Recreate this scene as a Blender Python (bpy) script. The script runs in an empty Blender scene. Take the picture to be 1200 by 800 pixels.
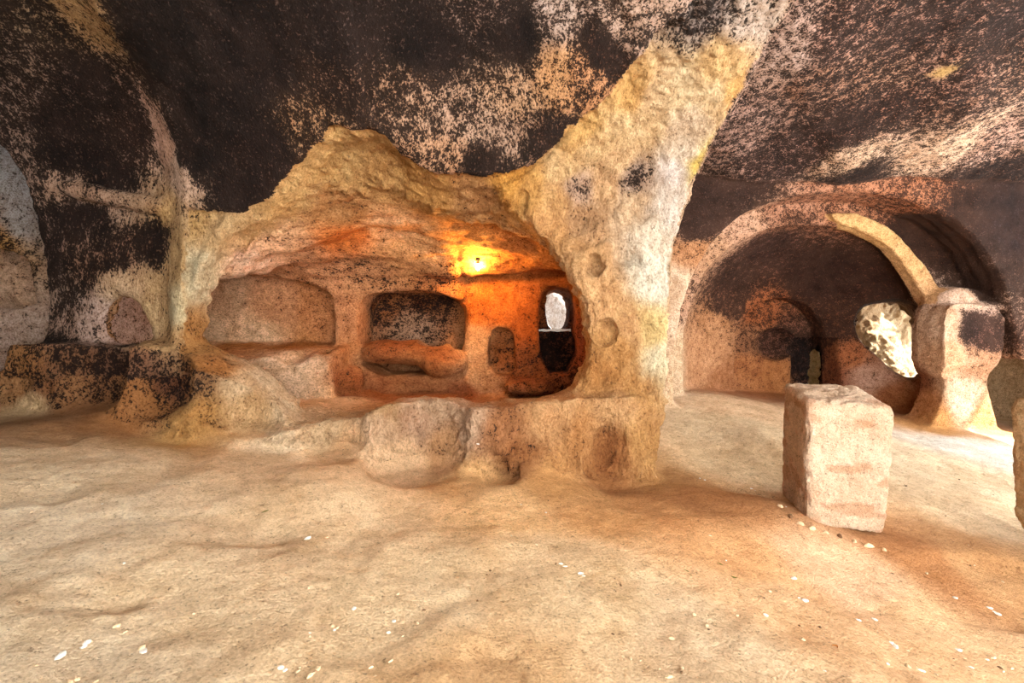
import bpy, math, random, time
import numpy as np
T0 = time.time()
VOX = 0.023
# ------------------------------------------------------------------ camera, sky, sun, exposure
scene = bpy.context.scene
F, HZ, CH = 540.0, 380.0, 1.5          # focal length in px, horizon row, eye height
cd = bpy.data.cameras.new('camera'); cam = bpy.data.objects.new('camera', cd)
scene.collection.objects.link(cam); scene.camera = cam
cam.location = (0, 0, CH); cam.rotation_euler = (math.pi/2, 0, 0)
cd.sensor_width = 36.0; cd.lens = F/1200*36; cd.shift_y = (HZ-400)/1200.0; cd.clip_start = 0.05
world = bpy.data.worlds.new('daylight'); scene.world = world; world.use_nodes = True
bg = world.node_tree.nodes['Background']
bg.inputs[0].default_value = (0.96, 1.0, 0.98, 1); bg.inputs[1].default_value = 1.0
sd = bpy.data.lights.new('sun', 'SUN'); sd.energy = 2.6; sd.angle = math.radians(1.0); sd.color = (1, 0.93, 0.82)
sun = bpy.data.objects.new('sun', sd); scene.collection.objects.link(sun)
from mathutils import Vector
sun.rotation_euler = Vector((-0.52, 0.37, -0.77)).to_track_quat('-Z', 'Y').to_euler()
vs = scene.view_settings
vs.view_transform = 'Standard'; vs.look = 'None'; vs.gamma = 1.0; vs.use_curve_mapping = False
vs.exposure = 3.6

# ------------------------------------------------------------------ numeric helpers
f32 = np.float32
def W(u, v, y): return ((u-600)/F*y, y, CH-(v-HZ)/F*y)
def PX(pts, y): return np.array([((u-600)/F*y, CH-(v-HZ)/F*y) for u, v in pts])
def G(u, v, z):                         # pixel on a level at height z
    y = (CH-z)*F/(v-HZ); return ((u-600)/F*y, y)

def smin(a, b, k):
    h = np.maximum(k-np.abs(a-b), 0)/k
    return np.minimum(a, b)-h*h*(k*0.25)
def smax(a, b, k): return -smin(-a, -b, k)
def sstep(a, b, x):
    t = np.clip((x-a)/(b-a), 0, 1); return t*t*(3-2*t)

class Map2:
    def __init__(s, a0, b0, st, arr): s.a0, s.b0, s.st, s.arr = f32(a0), f32(b0), f32(st), arr.astype(f32)
    def __call__(s, a, b):
        n, m = s.arr.shape
        i = np.clip((a-s.a0)/s.st, 0, n-1.001); j = np.clip((b-s.b0)/s.st, 0, m-1.001)
        i0 = i.astype(np.int32); j0 = j.astype(np.int32); fi = i-i0; fj = j-j0
        A = s.arr.ravel(); k = i0*m+j0
        p = A[k]*(1-fj)+A[k+1]*fj; q = A[k+m]*(1-fj)+A[k+m+1]*fj
        return p*(1-fi)+q*fi
def polysdf(poly, A, B):                # positive inside
    d = np.full(A.shape, 1e9); ins = np.zeros(A.shape, bool); n = len(poly)
    for i in range(n):
        ax, ay = poly[i]; bx, by = poly[(i+1) % n]
        ex, ey = bx-ax, by-ay; wx, wy = A-ax, B-ay
        t = np.clip((wx*ex+wy*ey)/(ex*ex+ey*ey+1e-12), 0, 1)
        d = np.minimum(d, (wx-ex*t)**2+(wy-ey*t)**2)
        c = ((ay > B) != (by > B)) & (A < (bx-ax)*(B-ay)/((by-ay) if abs(by-ay) > 1e-12 else 1e-12)+ax)
        ins ^= c
    return np.where(ins, 1, -1)*np.sqrt(d)
def smooth_poly(poly, it=2):            # Chaikin corner cutting
    p = np.asarray(poly, float)
    for _ in range(it):
        q = np.roll(p, -1, 0); r = np.empty((2*len(p), 2)); r[0::2] = .75*p+.25*q; r[1::2] = .25*p+.75*q; p = r
    return p
def polymap(poly, pad=0.7, st=0.03, it=1):
    p = smooth_poly(poly, it) if it else np.asarray(poly, float)
    a0, b0 = p.min(0)-pad; a1, b1 = p.max(0)+pad
    a = np.arange(a0, a1+st, st); b = np.arange(b0, b1+st, st)
    A, B = np.meshgrid(a, b, indexing='ij')
    return Map2(a0, b0, st, polysdf(p, A, B))

def _h(ix, iy, iz, s):
    n = (ix.astype(np.uint32)*np.uint32(374761393)+iy.astype(np.uint32)*np.uint32(668265263)
         + iz.astype(np.uint32)*np.uint32(2147483647 & 1274126177)+np.uint32(s*97531 & 0xffffffff))
    n = (n ^ (n >> np.uint32(13)))*np.uint32(1274126177); n = n ^ (n >> np.uint32(16))
    return (n & np.uint32(0xffff)).astype(f32)/f32(32767.5)-f32(1)
def vnoise(P, fr, seed=0):              # value noise, -1..1
    q = P*np.asarray(fr, f32)+f32(57.3+seed*3.7); i = np.floor(q); t = (q-i).astype(f32); i = i.astype(np.int64)
    t = t*t*t*(t*(t*6-15)+10); x, y, z = i[:, 0], i[:, 1], i[:, 2]; r = 0
    for a in (0, 1):
        wa = t[:, 0] if a else 1-t[:, 0]
        for b in (0, 1):
            wb = t[:, 1] if b else 1-t[:, 1]
            for c in (0, 1):
                wc = t[:, 2] if c else 1-t[:, 2]
                r = r+wa*wb*wc*_h(x+a, y+b, z+c, seed)
    return r
def fbm(P, fr, o=3, seed=0):
    r = 0; a = 1.0; t = 0
    for k in range(o):
        r = r+a*vnoise(P, np.asarray(fr, f32)*2**k, seed+k*11); t += a; a *= .55
    return r/t*1.5

# ------------------------------------------------------------------ the floor's levels
FC = []
def fc(u, v, y):                        # pixel on the ground at depth y
    x, _, z = W(u, v, y); FC.append((x, y, z))
for p in [(-6, -3, .5), (-3, -3, .4), (0, -3, .15), (3, -3, 0), (8, -3, -.1), (-7, 0, .6), (-4, 0, .5), (-2, 0, .32), (0, 0, .12), (2, 0, .0),
          (5, 0, -.1), (9, 0, -.1), (-4.5, 2, .66), (-3, 2, .5), (-1.8, 2, .33), (-.6, 2, .16), (.5, 2, .06), (1.5, 2, .02), (2.6, 2, -.05),
          (5, 2, -.12), (9, 2, -.15), (-3, 3, .56), (-1.8, 3.1, .38), (-.7, 3.1, .18), (.3, 3.1, .1), (1.3, 3.1, .04),
          (9, 5, -.2), (9, 8, -.2), (12, 9, -.2), (3, 12, .2), (8, 12, -.2), (0, 12, .2), (-6, 6, .7), (-3, 6, .6), (0, 6, .3)]: FC.append(p)
fc(0, 470, 4.5); fc(-60, 468, 4.5); fc(70, 482, 4.4); fc(150, 487, 4.3); fc(210, 508, 4.2); fc(270, 512, 4.15); fc(340, 540, 3.75)
fc(400, 558, 3.5); fc(465, 584, 3.4); fc(520, 580, 3.5); fc(545, 556, 3.95); fc(570, 540, 4.1); fc(640, 545, 4.15); fc(700, 565, 4.15); fc(765, 572, 4.2)
fc(800, 575, 4.05); fc(850, 580, 3.95); fc(910, 577, 4.25); fc(943, 604, 3.56); fc(1037, 632, 3.48); fc(990, 650, 3.2); fc(1100, 668, 2.95); fc(1200, 690, 2.75)
# the lower bay beyond the sill
fc(800, 555, 4.6); fc(870, 560, 4.55); fc(900, 520, 5.3); fc(820, 490, 6.0); fc(890, 466, 8.0); fc(1100, 508, 6.4); fc(1000, 470, 8.0); fc(830, 465, 7.0)
fc(1080, 560, 4.7); fc(1150, 540, 5.3); fc(1100, 610, 3.8); fc(1180, 620, 3.7); fc(1260, 600, 4.2); fc(1180, 500, 7.0)
fc(1060, 590, 4.0); fc(960, 560, 4.6)
FC = np.array(FC)
def tps(c, x, y, lam=0.02):
    n = len(c)
    def U(r2): return np.where(r2 > 1e-12, r2*np.log(r2+1e-12), 0)
    d2 = (c[:, None, 0]-c[None, :, 0])**2+(c[:, None, 1]-c[None, :, 1])**2
    K = np.zeros((n+3, n+3)); K[:n, :n] = U(d2)+lam*np.eye(n); K[:n, n] = 1; K[:n, n+1:] = c[:, :2]; K[n, :n] = 1; K[n+1:, :n] = c[:, :2].T
    w = np.linalg.solve(K, np.r_[c[:, 2], 0, 0, 0])
    r = w[n]+w[n+1]*x+w[n+2]*y
    for i in range(n): r = r+w[i]*U((x-c[i, 0])**2+(y-c[i, 1])**2)
    return r
gx = np.arange(-8, 12.5, .04); gy = np.arange(-4, 12.5, .04)
GX, GY = np.meshgrid(gx, gy, indexing='ij')
HF = tps(FC, GX, GY)
Pn = np.stack([GX.ravel(), GY.ravel(), np.zeros(GX.size)], 1)
HF = HF+0.022*fbm(Pn, 1.3, 2, 5).reshape(HF.shape)
HF -= .13*np.clip(np.logaddexp(0, (GX-1.15)*9)/9, 0, 1.6)*sstep(3.5, 2.6, GY)
def bowl(u, v, z, ax, ay, rot, dep):    # hollow with a sharp far rim and a soft near one
    global HF
    x, y = G(u, v, z); c, s_ = math.cos(rot), math.sin(rot)
    a = ((GX-x)*c+(GY-y)*s_)/ax; b = (-(GX-x)*s_+(GY-y)*c)/ay; r = np.sqrt(a*a+b*b)
    HF = HF-dep*sstep(1.06, .85, r)*np.clip(.5+.6*a, 0, 1.1)
bowl(250, 612, .36, .42, .20, .1, .035); bowl(75, 668, .45, .32, .10, .15, .03); bowl(40, 520, .6, .25, .2, .3, .035); bowl(35, 560, .6, .25, .15, .3, .03)
bowl(575, 785, .1, .14, .14, 1.2, .035); bowl(455, 745, .15, .5, .08, .9, .015); bowl(1150, 668, -.1, .7, .3, .1, .10); bowl(850, 572, .0, .45, .16, -.2, .08)
floorH = Map2(-8, -4, .04, HF)

# ------------------------------------------------------------------ outlines traced on the walls
YF = 4.3
bayM = polymap(np.r_[PX([(774, 700), (777, 590), (782, 520), (789, 440), (796, 350), (800, 290), (808, 246), (830, 185), (856, 118), (878, 52), (900, -40), (930, -160)], YF),
                     [(5, 7), (12, 7), (12, -2), (1.3, -2)]], 1.0, .04)
nicheM = polymap(PX([(205, 398), (235, 412), (262, 424), (300, 446), (330, 474), (352, 492), (420, 481), (440, 470), (500, 466), (560, 472), (585, 468), (650, 464), (672, 450),
                     (685, 420), (683, 380), (670, 332), (645, 280), (605, 228), (575, 204), (525, 207), (485, 190), (452, 168), (405, 164), (370, 184), (330, 214), (296, 246),
                     (262, 262), (236, 295), (218, 335), (206, 375)], YF), .8, .025)
spallM = polymap(PX([(205, 240), (232, 244), (288, 240), (325, 210), (368, 179), (403, 157), (425, 164), (445, 160), (484, 188), (520, 202), (583, 204), (630, 185), (672, 150),
                     (705, 132), (740, 98), (790, 70), (838, 44), (868, 46), (880, 62), (860, 118), (832, 180), (806, 246), (800, 420), (790, 640), (560, 640), (205, 500)], YF), .8, .025)
spall2M = polymap(PX([(560, 20), (600, 55), (640, 62), (662, 42), (690, 50), (735, 90), (700, 135), (668, 150), (628, 185), (583, 207), (520, 205), (470, 180), (430, 130), (440, 60), (480, 20)], 4.1), .8, .025)
YA, YB = 6.5, 7.1
outerM = polymap(PX([(792, 520), (790, 440), (796, 372), (812, 322), (840, 276), (880, 243), (930, 228), (985, 222), (1040, 226), (1090, 240), (1130, 264), (1160, 298), (1182, 345),
                     (1194, 400), (1206, 470), (1215, 600), (800, 600)], YA), .8, .03)
innerM = polymap(PX([(800, 520), (799, 410), (810, 352), (834, 306), (870, 277), (910, 265), (960, 262), (1010, 271), (1042, 294), (1068, 330), (1085, 366), (1090, 430), (1086, 520), (1080, 600), (810, 600)], YB), .8, .03)
stripM = polymap(PX([(966, 249), (1010, 253), (1053, 280), (1084, 321), (1105, 360), (1086, 372), (1066, 332), (1040, 296), (1010, 273), (975, 263)], YB), .5, .02)
anicheM = polymap(PX([(862, 470), (861, 430), (866, 390), (880, 360), (905, 349), (930, 350), (950, 365), (962, 390), (963, 470)], 8.5), .5, .03)
adoorM = polymap(PX([(929, 480), (928, 396), (962, 394), (964, 480)], 8.7), .5, .02, 0)
aslitM = polymap(PX([(947, 462), (947, 430), (950, 414), (956, 405), (962, 402), (963, 462)], 8.9), .4, .02)
awinM = polymap(PX([(1000, 375), (1008, 358), (1030, 351), (1066, 351), (1080, 372), (1083, 400), (1082, 432), (1068, 446), (1046, 436), (1030, 420), (1012, 408), (1002, 392)], 7.7), .6, .02)
columnM = polymap(PX([(1104, 358), (1122, 354), (1172, 363), (1171, 400), (1164, 438), (1160, 446), (1164, 470), (1172, 500), (1185, 560), (1070, 560), (1090, 505), (1104, 480), (1112, 447), (1102, 436), (1100, 385)], 6.65), .6, .025)
YL = 4.6
larchM = polymap(PX([(-120, 60), (-40, 85), (5, 125), (28, 170), (40, 225), (42, 300), (40, 400), (32, 440), (-120, 445)], YL), .6, .025)
larch2M = polymap(PX([(-40, 285), (0, 290), (24, 300), (36, 335), (34, 360), (-40, 362)], 4.95), .5, .025)
lalcM = polymap(PX([(110, 400), (118, 365), (135, 347), (152, 350), (166, 378), (168, 402)], YL), .5, .025)
panelM = polymap(PX([(200, 412), (205, 330), (245, 318), (330, 325), (385, 338), (391, 360), (392, 420), (385, 440), (360, 428), (300, 412)], 6.2), .6, .03)
rec2M = polymap(PX([(423, 440), (420, 390), (424, 352), (440, 341), (490, 340), (530, 345), (543, 362), (543, 400), (535, 430), (530, 440)], 6.3), .6, .03)
nnicheM = polymap(PX([(574, 440), (572, 400), (580, 384), (598, 384), (605, 400), (606, 440)], 6.4), .5, .02)
wrecM = polymap(PX([(632, 438), (631, 352), (638, 336), (664, 334), (674, 350), (678, 438)], 6.4), .5, .02)
nwinM = polymap(PX([(643, 388), (638, 362), (640, 344), (650, 338), (662, 341), (668, 355), (666, 376), (660, 387)], 7.0), .4, .015)

def ell(X, Y, Z, c, r):                 # approximate distance outside an ellipsoid
    dx, dy, dz = (X-f32(c[0]))/f32(r[0]), (Y-f32(c[1]))/f32(r[1]), (Z-f32(c[2]))/f32(r[2])
    q = np.sqrt(dx*dx+dy*dy+dz*dz)
    return (q-1)*f32(min(r))
def pell(u, v, y, ru, rv, ry): return (W(u, v, y), (ru/F*y, ry, rv/F*y))
SCOOP = [pell(714, 528, 4.10, 25, 46, .26), pell(584, 556, 4.0, 22, 14, .2)]
COVES = [((-3.99, 4.08, 1.2), (.50, .36, .50)), ((-3.17, 4.0, 1.16), (.28, .36, .50)), ((-2.385, 3.92, 1.1), (.46, .40, .60)), ((-1.56, 3.94, .95), (.31, .36, .60)), ((-.84, 3.98, .90), (.43, .48, .74))]
def cove(X, Y, Z, c, r):                # upright round-bottomed cove
    dx, dy = X-f32(c[0]), Y-f32(c[1]); p, q = f32(.85)*dx+f32(.53)*dy, f32(-.53)*dx+f32(.85)*dy
    a = (p/f32(r[0]*1.12))**2+(q/f32(r[1]*.95))**2; b = ((Z-f32(c[2]))/f32(r[2]))**2
    return (np.sqrt(np.sqrt(a*a+b*b))-1)*f32(min(r))
PITS = [pell(738, 300, 4.37, 19, 15, .15), pell(697, 308, 4.37, 12, 16, .15), pell(682, 256, 4.37, 15, 24, .15), pell(614, 234, 4.37, 10, 15, .15), pell(711, 391, 4.37, 13, 15, .15),
        pell(750, 247, 4.37, 16, 12, .15), pell(566, 120, 3.98, 6, 5, .08), pell(500, 235, 4.6, 14, 8, .1)]
LUMPS = [pell(495, 412, 6.5, 36, 16, .4), pell(455, 412, 6.4, 34, 14, .3), pell(520, 425, 6.3, 26, 16, .35), pell(410, 445, 5.95, 14, 18, .16), pell(620, 452, 6.2, 28, 10, .25)]
BHOLES = [pell(283, 408, 5.55, 26, 14, .3), pell(342, 410, 5.55, 20, 16, .3), pell(385, 420, 5.9, 8, 10, .2), pell(505, 402, 6.5, 16, 8, .3)]

def cap(X, Y, Z, a, b, r):
    a = np.array(a, f32); b = np.array(b, f32); e = b-a; l2 = f32((e*e).sum())
    t = np.clip(((X-a[0])*e[0]+(Y-a[1])*e[1]+(Z-a[2])*e[2])/l2, 0, 1)
    return np.sqrt((X-a[0]-t*e[0])**2+(Y-a[1]-t*e[1])**2+(Z-a[2]-t*e[2])**2)-f32(r)
CORN = [(W(46, 213, 4.58), W(90, 222, 4.58)), (W(90, 222, 4.58), W(140, 234, 4.6)), (W(140, 234, 4.6), W(200, 243, 4.58))]
ARCHB = [W(-60, 58, 4.5), W(-20, 78, 4.53), W(12, 108, 4.56), W(34, 150, 4.58), W(46, 205, 4.58)]

def wall_off(X, Z):                     # how far the hall's long wall stands back from its regular vault
    o = f32(.3)*sstep(-3.0, -3.6, X)
    o = o+f32(.075)*sstep(-.015, .015, spallM(X, Z))*sstep(-3.75, -3.45, X)+f32(.05)*sstep(-.015, .015, spall2M(X, Z))
    o = o+f32(.05)*np.sin(X*1.7+Z*2.3)+f32(.03)*np.sin(X*3.9-Z*3.1+1)
    return o
def vault(X, Y, Z):
    zwob = f32(.03)*np.sin(X*2.1+Y*1.3)+f32(.02)*np.sin(X*4.3-Y*3.7+2)
    dy = np.maximum(Y-wall_off(X, Z)-f32(1.6), 0)/f32(2.75); dz = np.maximum(Z-f32(2.6)+zwob, 0)/f32(1.7)
    q = np.sqrt(dy*dy+dz*dz)+f32(1e-4)
    g = np.sqrt((dy/f32(2.75))**2+(dz/f32(1.7))**2)/q
    return np.where(q < .4, f32(1), (1-q)/np.maximum(g, f32(.3)))
def clear(P):
    X, Y, Z = (np.ascontiguousarray(P[:, i], f32) for i in range(3))
    zwob = f32(.03)*np.sin(X*2.1+Y*1.3)+f32(.02)*np.sin(X*4.3-Y*3.7+2)
    hall = vault(X, Y, Z)                # main hall: barrel vault
    hall = smin(hall, (X+f32(5.9)-f32(.35)*np.maximum(Z-2.4, 0)), .9)
    # bench with the scooped coves in front of the wall
    bt = np.interp(X, [-6, -3.5, -3.1, -2.7, -2.3, -2.0, -1.7, -1.3, 1.0, 1.5], [1.32, 1.33, 1.27, 1.08, .86, .66, .7, .80, .84, .8]).astype(f32)
    bf = np.interp(X, [-6, -4.2, -3.5, -3.0, -2.3, -1.6, -.6, .2, 1.3, 1.5], [4.35, 4.22, 4.05, 3.98, 3.98, 4.02, 4.05, 4.12, 4.30, 4.42]).astype(f32)
    bench = np.maximum(np.maximum(bf+f32(.10)*np.clip(Z-.4, 0, 1)-Y, (Z-bt)), np.maximum(Y-f32(4.95), X-f32(1.38)))
    hall = smin(hall, bench, .10)
    # left wall: blind arch, cornice, alcove
    mL = X < -3.0
    if mL.any():
        lx, ly, lz = X[mL], Y[mL], Z[mL]; h = hall[mL]
        h = smax(h, np.minimum(np.minimum(larchM(lx, lz), f32(5.0)-ly), ly-f32(4.0)), .04)
        h = smax(h, np.minimum(np.minimum(larch2M(lx, lz), f32(5.45)-ly), ly-f32(4.6)), .04)
        h = smax(h, np.minimum(np.minimum(lalcM(lx, lz), f32(4.86)-ly), ly-f32(4.0)), .12)
        for a, b in CORN: h = smin(h, cap(lx, ly, lz, a, b, .078), .03)
        for a, b in zip(ARCHB[:-1], ARCHB[1:]): h = smin(h, cap(lx, ly, lz, a, b, .06), .04)
        hall[mL] = h
    for c, r in PITS: hall = smax(hall, -ell(X, Y, Z, c, r), .03)
    # bay to the right of the pillar
    ceil = (f32(4.32)-f32(.272)*(Y-f32(3.5))-Z+zwob*1.5)*f32(.965)
    bay = smin(smin(bayM(X, Z), ceil, .12), np.minimum(f32(YA)-Y, Y-f32(2.4)), .06)
    c = smax(hall, bay, .12)
    # rock-cut room behind the broken wall
    zf = np.interp(X, [-3.3, -3.04, -2.9, -2.69, -2.42, -2.15, -1.83, -1.55, -1.18, -.92, -.6, -.2, .04, .36, .6, .9],
                   [1.9, 1.95, 2.2, 2.46, 2.6, 2.84, 3.07, 3.21, 3.17, 3.03, 2.92, 2.88, 2.72, 2.4, 2.15, 2.1]).astype(f32)
    nceil = (zf+(f32(2.18)-zf)*np.clip((Y-f32(4.35))/f32(1.8), 0, 1)-Z+f32(.06)*np.sin(Y*5+X)+f32(.03)*np.sin(Y*11-X*2))*f32(.8)
    throat = np.minimum(nicheM(X, Z), np.minimum(Y-f32(3.9), f32(5.5)-Y))
    throat = smin(throat+f32(.05), nceil, .16)
    inner = np.minimum(np.minimum(Y-f32(4.85), X+f32(4.75)), np.minimum(f32(6.22)-Y, f32(.98)-X))
    inner = smin(smin(inner, nceil, .1), Z-f32(.58)-f32(.02)*np.sin(X*5), .08)
    m = (X < 1.3) & (Y > 5.2)
    if m.any():
        ix, iy, iz = X[m], Y[m], Z[m]; h = inner[m]; yb = iy-f32(5.3)
        h = smax(h, np.minimum(np.minimum(panelM(ix, iz), f32(6.5)-iy), yb), .06)
        h = smax(h, np.minimum(np.minimum(rec2M(ix, iz), f32(6.95)-iy), yb), .05)
        h = smax(h, np.minimum(np.minimum(iz-f32(.55), np.minimum(ix+f32(.63), f32(.98)-ix)), np.minimum(f32(6.36)-iy, nceil[m])), .22)
        h = smax(h, np.minimum(np.minimum(nnicheM(ix, iz), f32(6.6)-iy), yb), .05)
        h = smax(h, np.minimum(np.minimum(wrecM(ix, iz), f32(6.85)-iy), yb), .04)
        h = smax(h, np.minimum(np.minimum(nwinM(ix, iz), f32(8.2)-iy), yb), .02)
        gul = np.minimum(np.minimum(ix+f32(.9), f32(2.0)-ix), np.minimum(iy-f32(7.5), f32(8.9)+f32(.1)*np.sin(ix*5+iz*3)-iy)); gul = np.minimum(gul, iz-f32(.2)-f32(1.2)*(iy-f32(8.0)))
        h = np.maximum(h, gul)
        inner[m] = h
    bb = np.maximum(np.maximum(f32(5.55)-Y, X+f32(2.2)), Z-f32(1.12)-f32(.15)*(Y-f32(5.6)))
    inner = smin(inner, bb, .06)
    for cc, r in LUMPS: inner = smin(inner, ell(X, Y, Z, cc, r), .08)
    for cc, r in BHOLES: inner = smax(inner, -ell(X, Y, Z, cc, r), .05)
    c = smax(c, smax(throat, inner, .12), .10)
    # apse with its outer recess
    m = (X > 1.5) & (Y > 5.6)
    if m.any():
        ax, ay, az = X[m], Y[m], Z[m]; h = c[m]; yb = ay-f32(5.8)
        o = smin(outerM(ax, az), np.minimum(f32(YB)-f32(.10)*sstep(-.02, .02, stripM(ax, az))-ay, yb), .05)
        h = smax(h, o, .06)
        r_ = np.sqrt(((ax-f32(4.6))/f32(1.98))**2+((ay-f32(6.95))/f32(1.62))**2+(np.maximum(az-f32(1.35), 0)/f32(1.75))**2)
        ap = smin((1-r_)*f32(1.6), innerM(ax, az)+f32(.5)*sstep(7.2, 7.6, ay), .05); ap = np.minimum(ap, ay-f32(6.6))
        h = smax(h, ap, .05)
        h = smax(h, np.minimum(np.minimum(anicheM(ax, az), f32(8.72)-ay), ay-f32(7.6)), .04)
        h = smax(h, -ell(ax, ay, az, *pell(908, 403, 8.75, 23, 19, .28)), .03)
        h = smax(h, np.minimum(np.minimum(adoorM(ax, az), f32(8.98)-ay), ay-f32(7.6)), .02)
        # openings looking out along the line of sight of the gully
        sx = ax-f32(.657)*(ay-f32(8.9)); h = smax(h, np.minimum(np.minimum(aslitM(sx, az), f32(9.6)-ay), ay-f32(8.3)), .01)
        sx = ax-f32(.75)*(ay-f32(7.7)); h = smax(h, np.minimum(np.minimum(awinM(sx, az), f32(9.4)-ay), ay-f32(7.0)), .03)
        cgr = np.minimum(np.minimum(ax-f32(5.75), f32(10.5)-ax), np.minimum(ay-f32(9.2), f32(10.3)+f32(.12)*np.sin(ax*4+az*3)-ay)); cgr = np.minimum(cgr, az+f32(.3)); cgr = np.minimum(cgr, np.maximum(f32(3.0)-az, f32(9.45)-ay)); h = np.maximum(h, cgr)  # unseen roof with a slot, added to cut the daylight on this rock
        side = np.minimum(np.minimum(ax-f32(6.9), f32(8.6)-ax), np.minimum(np.minimum(ay-f32(6.3), f32(9.5)-ay), np.minimum(f32(1.0)-az, az+f32(.3)))); h = smax(h, side, .1)
        col = np.maximum(-columnM(ax, az), np.maximum(f32(6.58)+f32(.10)*sstep(.95, .75, az)-ay, ay-f32(7.12)))
        h = smin(h, col, .05)
        h = smin(h, ell(ax, ay, az, *pell(1118, 352, 6.95, 30, 16, .25)), .06); h = smin(h, ell(ax, ay, az, *pell(1148, 360, 6.85, 24, 9, .25)), .05)
        c[m] = h
    # right-hand wall with a wide doorway to daylight
    rw = f32(7.7)-X; door = np.minimum(np.minimum(Y+f32(1.5), f32(6.3)-Y), f32(3.9)-Z)
    c = np.minimum(c, np.where(Y < 6.4, np.maximum(rw, np.minimum(door, f32(12.0)-X)), c))
    # back wall of the hall, unseen, added on one side so daylight comes from the right
    c = np.minimum(c, np.maximum(Y+f32(2.2), X+f32(1.2)))
    # floor, blended softly into the foot of the walls
    fl = (Z-floorH(X, Y))*f32(.93)
    c = smin(c, fl, .10)
    m = (Z < 1.6) & (Y > 3) & (Y < 4.9) & (X < 1.6)
    if m.any():
        sx, sy, sz = X[m], Y[m], Z[m]; h = c[m]
        for cc, r in SCOOP: h = smax(h, -ell(sx, sy, sz, cc, r), .08)
        for cc, r in COVES: h = smax(h, -cove(sx, sy, sz, cc, r), .05)
        c[m] = h
    return c

# ------------------------------------------------------------------ surface nets on a sparse grid
LO = np.array([-6.4, -2.6, -.6]); HI = np.array([9.2, 10.8, 4.8])
def mesh_rock(h, clear, LO, HI):
    nb = 8; Hb = nb*h; n = np.ceil((HI-LO)/Hb).astype(int)
    I = np.stack(np.meshgrid(*[np.arange(k) for k in n], indexing='ij'), -1).reshape(-1, 3)
    act = []
    for k in range(0, len(I), 60000):
        s = I[k:k+60000]; d = clear(LO+(s+.5)*Hb); act.append(s[np.abs(d) < Hb*1.25+.03])
    I = np.concatenate(act)
    o = np.stack(np.meshgrid(*[np.arange(nb+1)]*3, indexing='ij'), -1).reshape(-1, 3)
    N = (n*nb+2).astype(np.int64); ids, vs_, quads = [], [], []
    for k in range(0, len(I), 500):
        B = I[k:k+500]; base = B*nb
        P = (LO+(base[:, None, :]+o[None])*h).reshape(-1, 3)
        d = clear(P).reshape(-1, nb+1, nb+1, nb+1)
        s = d > 0
        cnt = sum(s[:, a:nb+a, b:nb+b, c:nb+c].astype(np.int8) for a in (0, 1) for b in (0, 1) for c in (0, 1))
        bi, ci, cj, ck = np.nonzero((cnt > 0) & (cnt < 8))
        acc = np.zeros((len(bi), 3)); num = np.zeros(len(bi))
        for ax in range(3):
            for a in (0, 1):
                for b in (0, 1):
                    o0 = [0, 0, 0]; r = [x for x in range(3) if x != ax]; o0[r[0]] = a; o0[r[1]] = b; o1 = list(o0); o1[ax] = 1
                    d0 = d[bi, ci+o0[0], cj+o0[1], ck+o0[2]]; d1 = d[bi, ci+o1[0], cj+o1[1], ck+o1[2]]
                    x = (d0 > 0) != (d1 > 0); t = np.where(x, d0/(np.where(d0 == d1, 1, d0-d1)), 0)
                    pt = np.tile(np.array(o0, float), (len(bi), 1)); pt[:, ax] += t
                    acc += pt*x[:, None]; num += x
        cell = base[bi]+np.stack([ci, cj, ck], 1)
        vs_.append(LO+(cell+acc/num[:, None])*h)
        ids.append((cell[:, 0]*N[1]+cell[:, 1])*N[2]+cell[:, 2])
        for ax in range(3):
            sl1 = [slice(0, nb)]*3; sl1[ax] = slice(1, nb+1)
            s0 = s[:, :nb, :nb, :nb]; s1 = s[(slice(None),)+tuple(sl1)]
            bi, ci, cj, ck = np.nonzero(s0 != s1)
            cell = base[bi]+np.stack([ci, cj, ck], 1); flip = s0[bi, ci, cj, ck]
            r = [(ax+1) % 3, (ax+2) % 3]; q = []
            for a, b in ((0, 0), (-1, 0), (-1, -1), (0, -1)):
                cc = cell.copy(); cc[:, r[0]] += a; cc[:, r[1]] += b
                q.append((cc[:, 0]*N[1]+cc[:, 1])*N[2]+cc[:, 2])
            q = np.stack(q, 1); q[flip] = q[flip][:, ::-1]; quads.append(q)
    ids = np.concatenate(ids); V = np.concatenate(vs_); Q = np.concatenate(quads)
    od = np.argsort(ids); ids = ids[od]; V = V[od]
    J = np.clip(np.searchsorted(ids, Q), 0, len(ids)-1); ok = (ids[J] == Q).all(1)
    return V, J[ok][:, ::-1]
V, Q = mesh_rock(VOX, clear, np.array([-6.4, .6, -.6]), HI)
Vr, Qr = mesh_rock(.12, clear, LO, np.array([9.2, .85, 4.8]))      # the part of the hall behind the viewer, coarser
Q = np.r_[Q, Qr+len(V)]; V = np.r_[V, Vr]
print('rock', V.shape, Q.shape, round(time.time()-T0, 1), 's')
def grad(P, e=.02):
    g = np.stack([clear(P+np.eye(3)[i]*e)-clear(P-np.eye(3)[i]*e) for i in range(3)], 1)
    return g/(np.linalg.norm(g, axis=1, keepdims=True)+1e-9)

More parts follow.
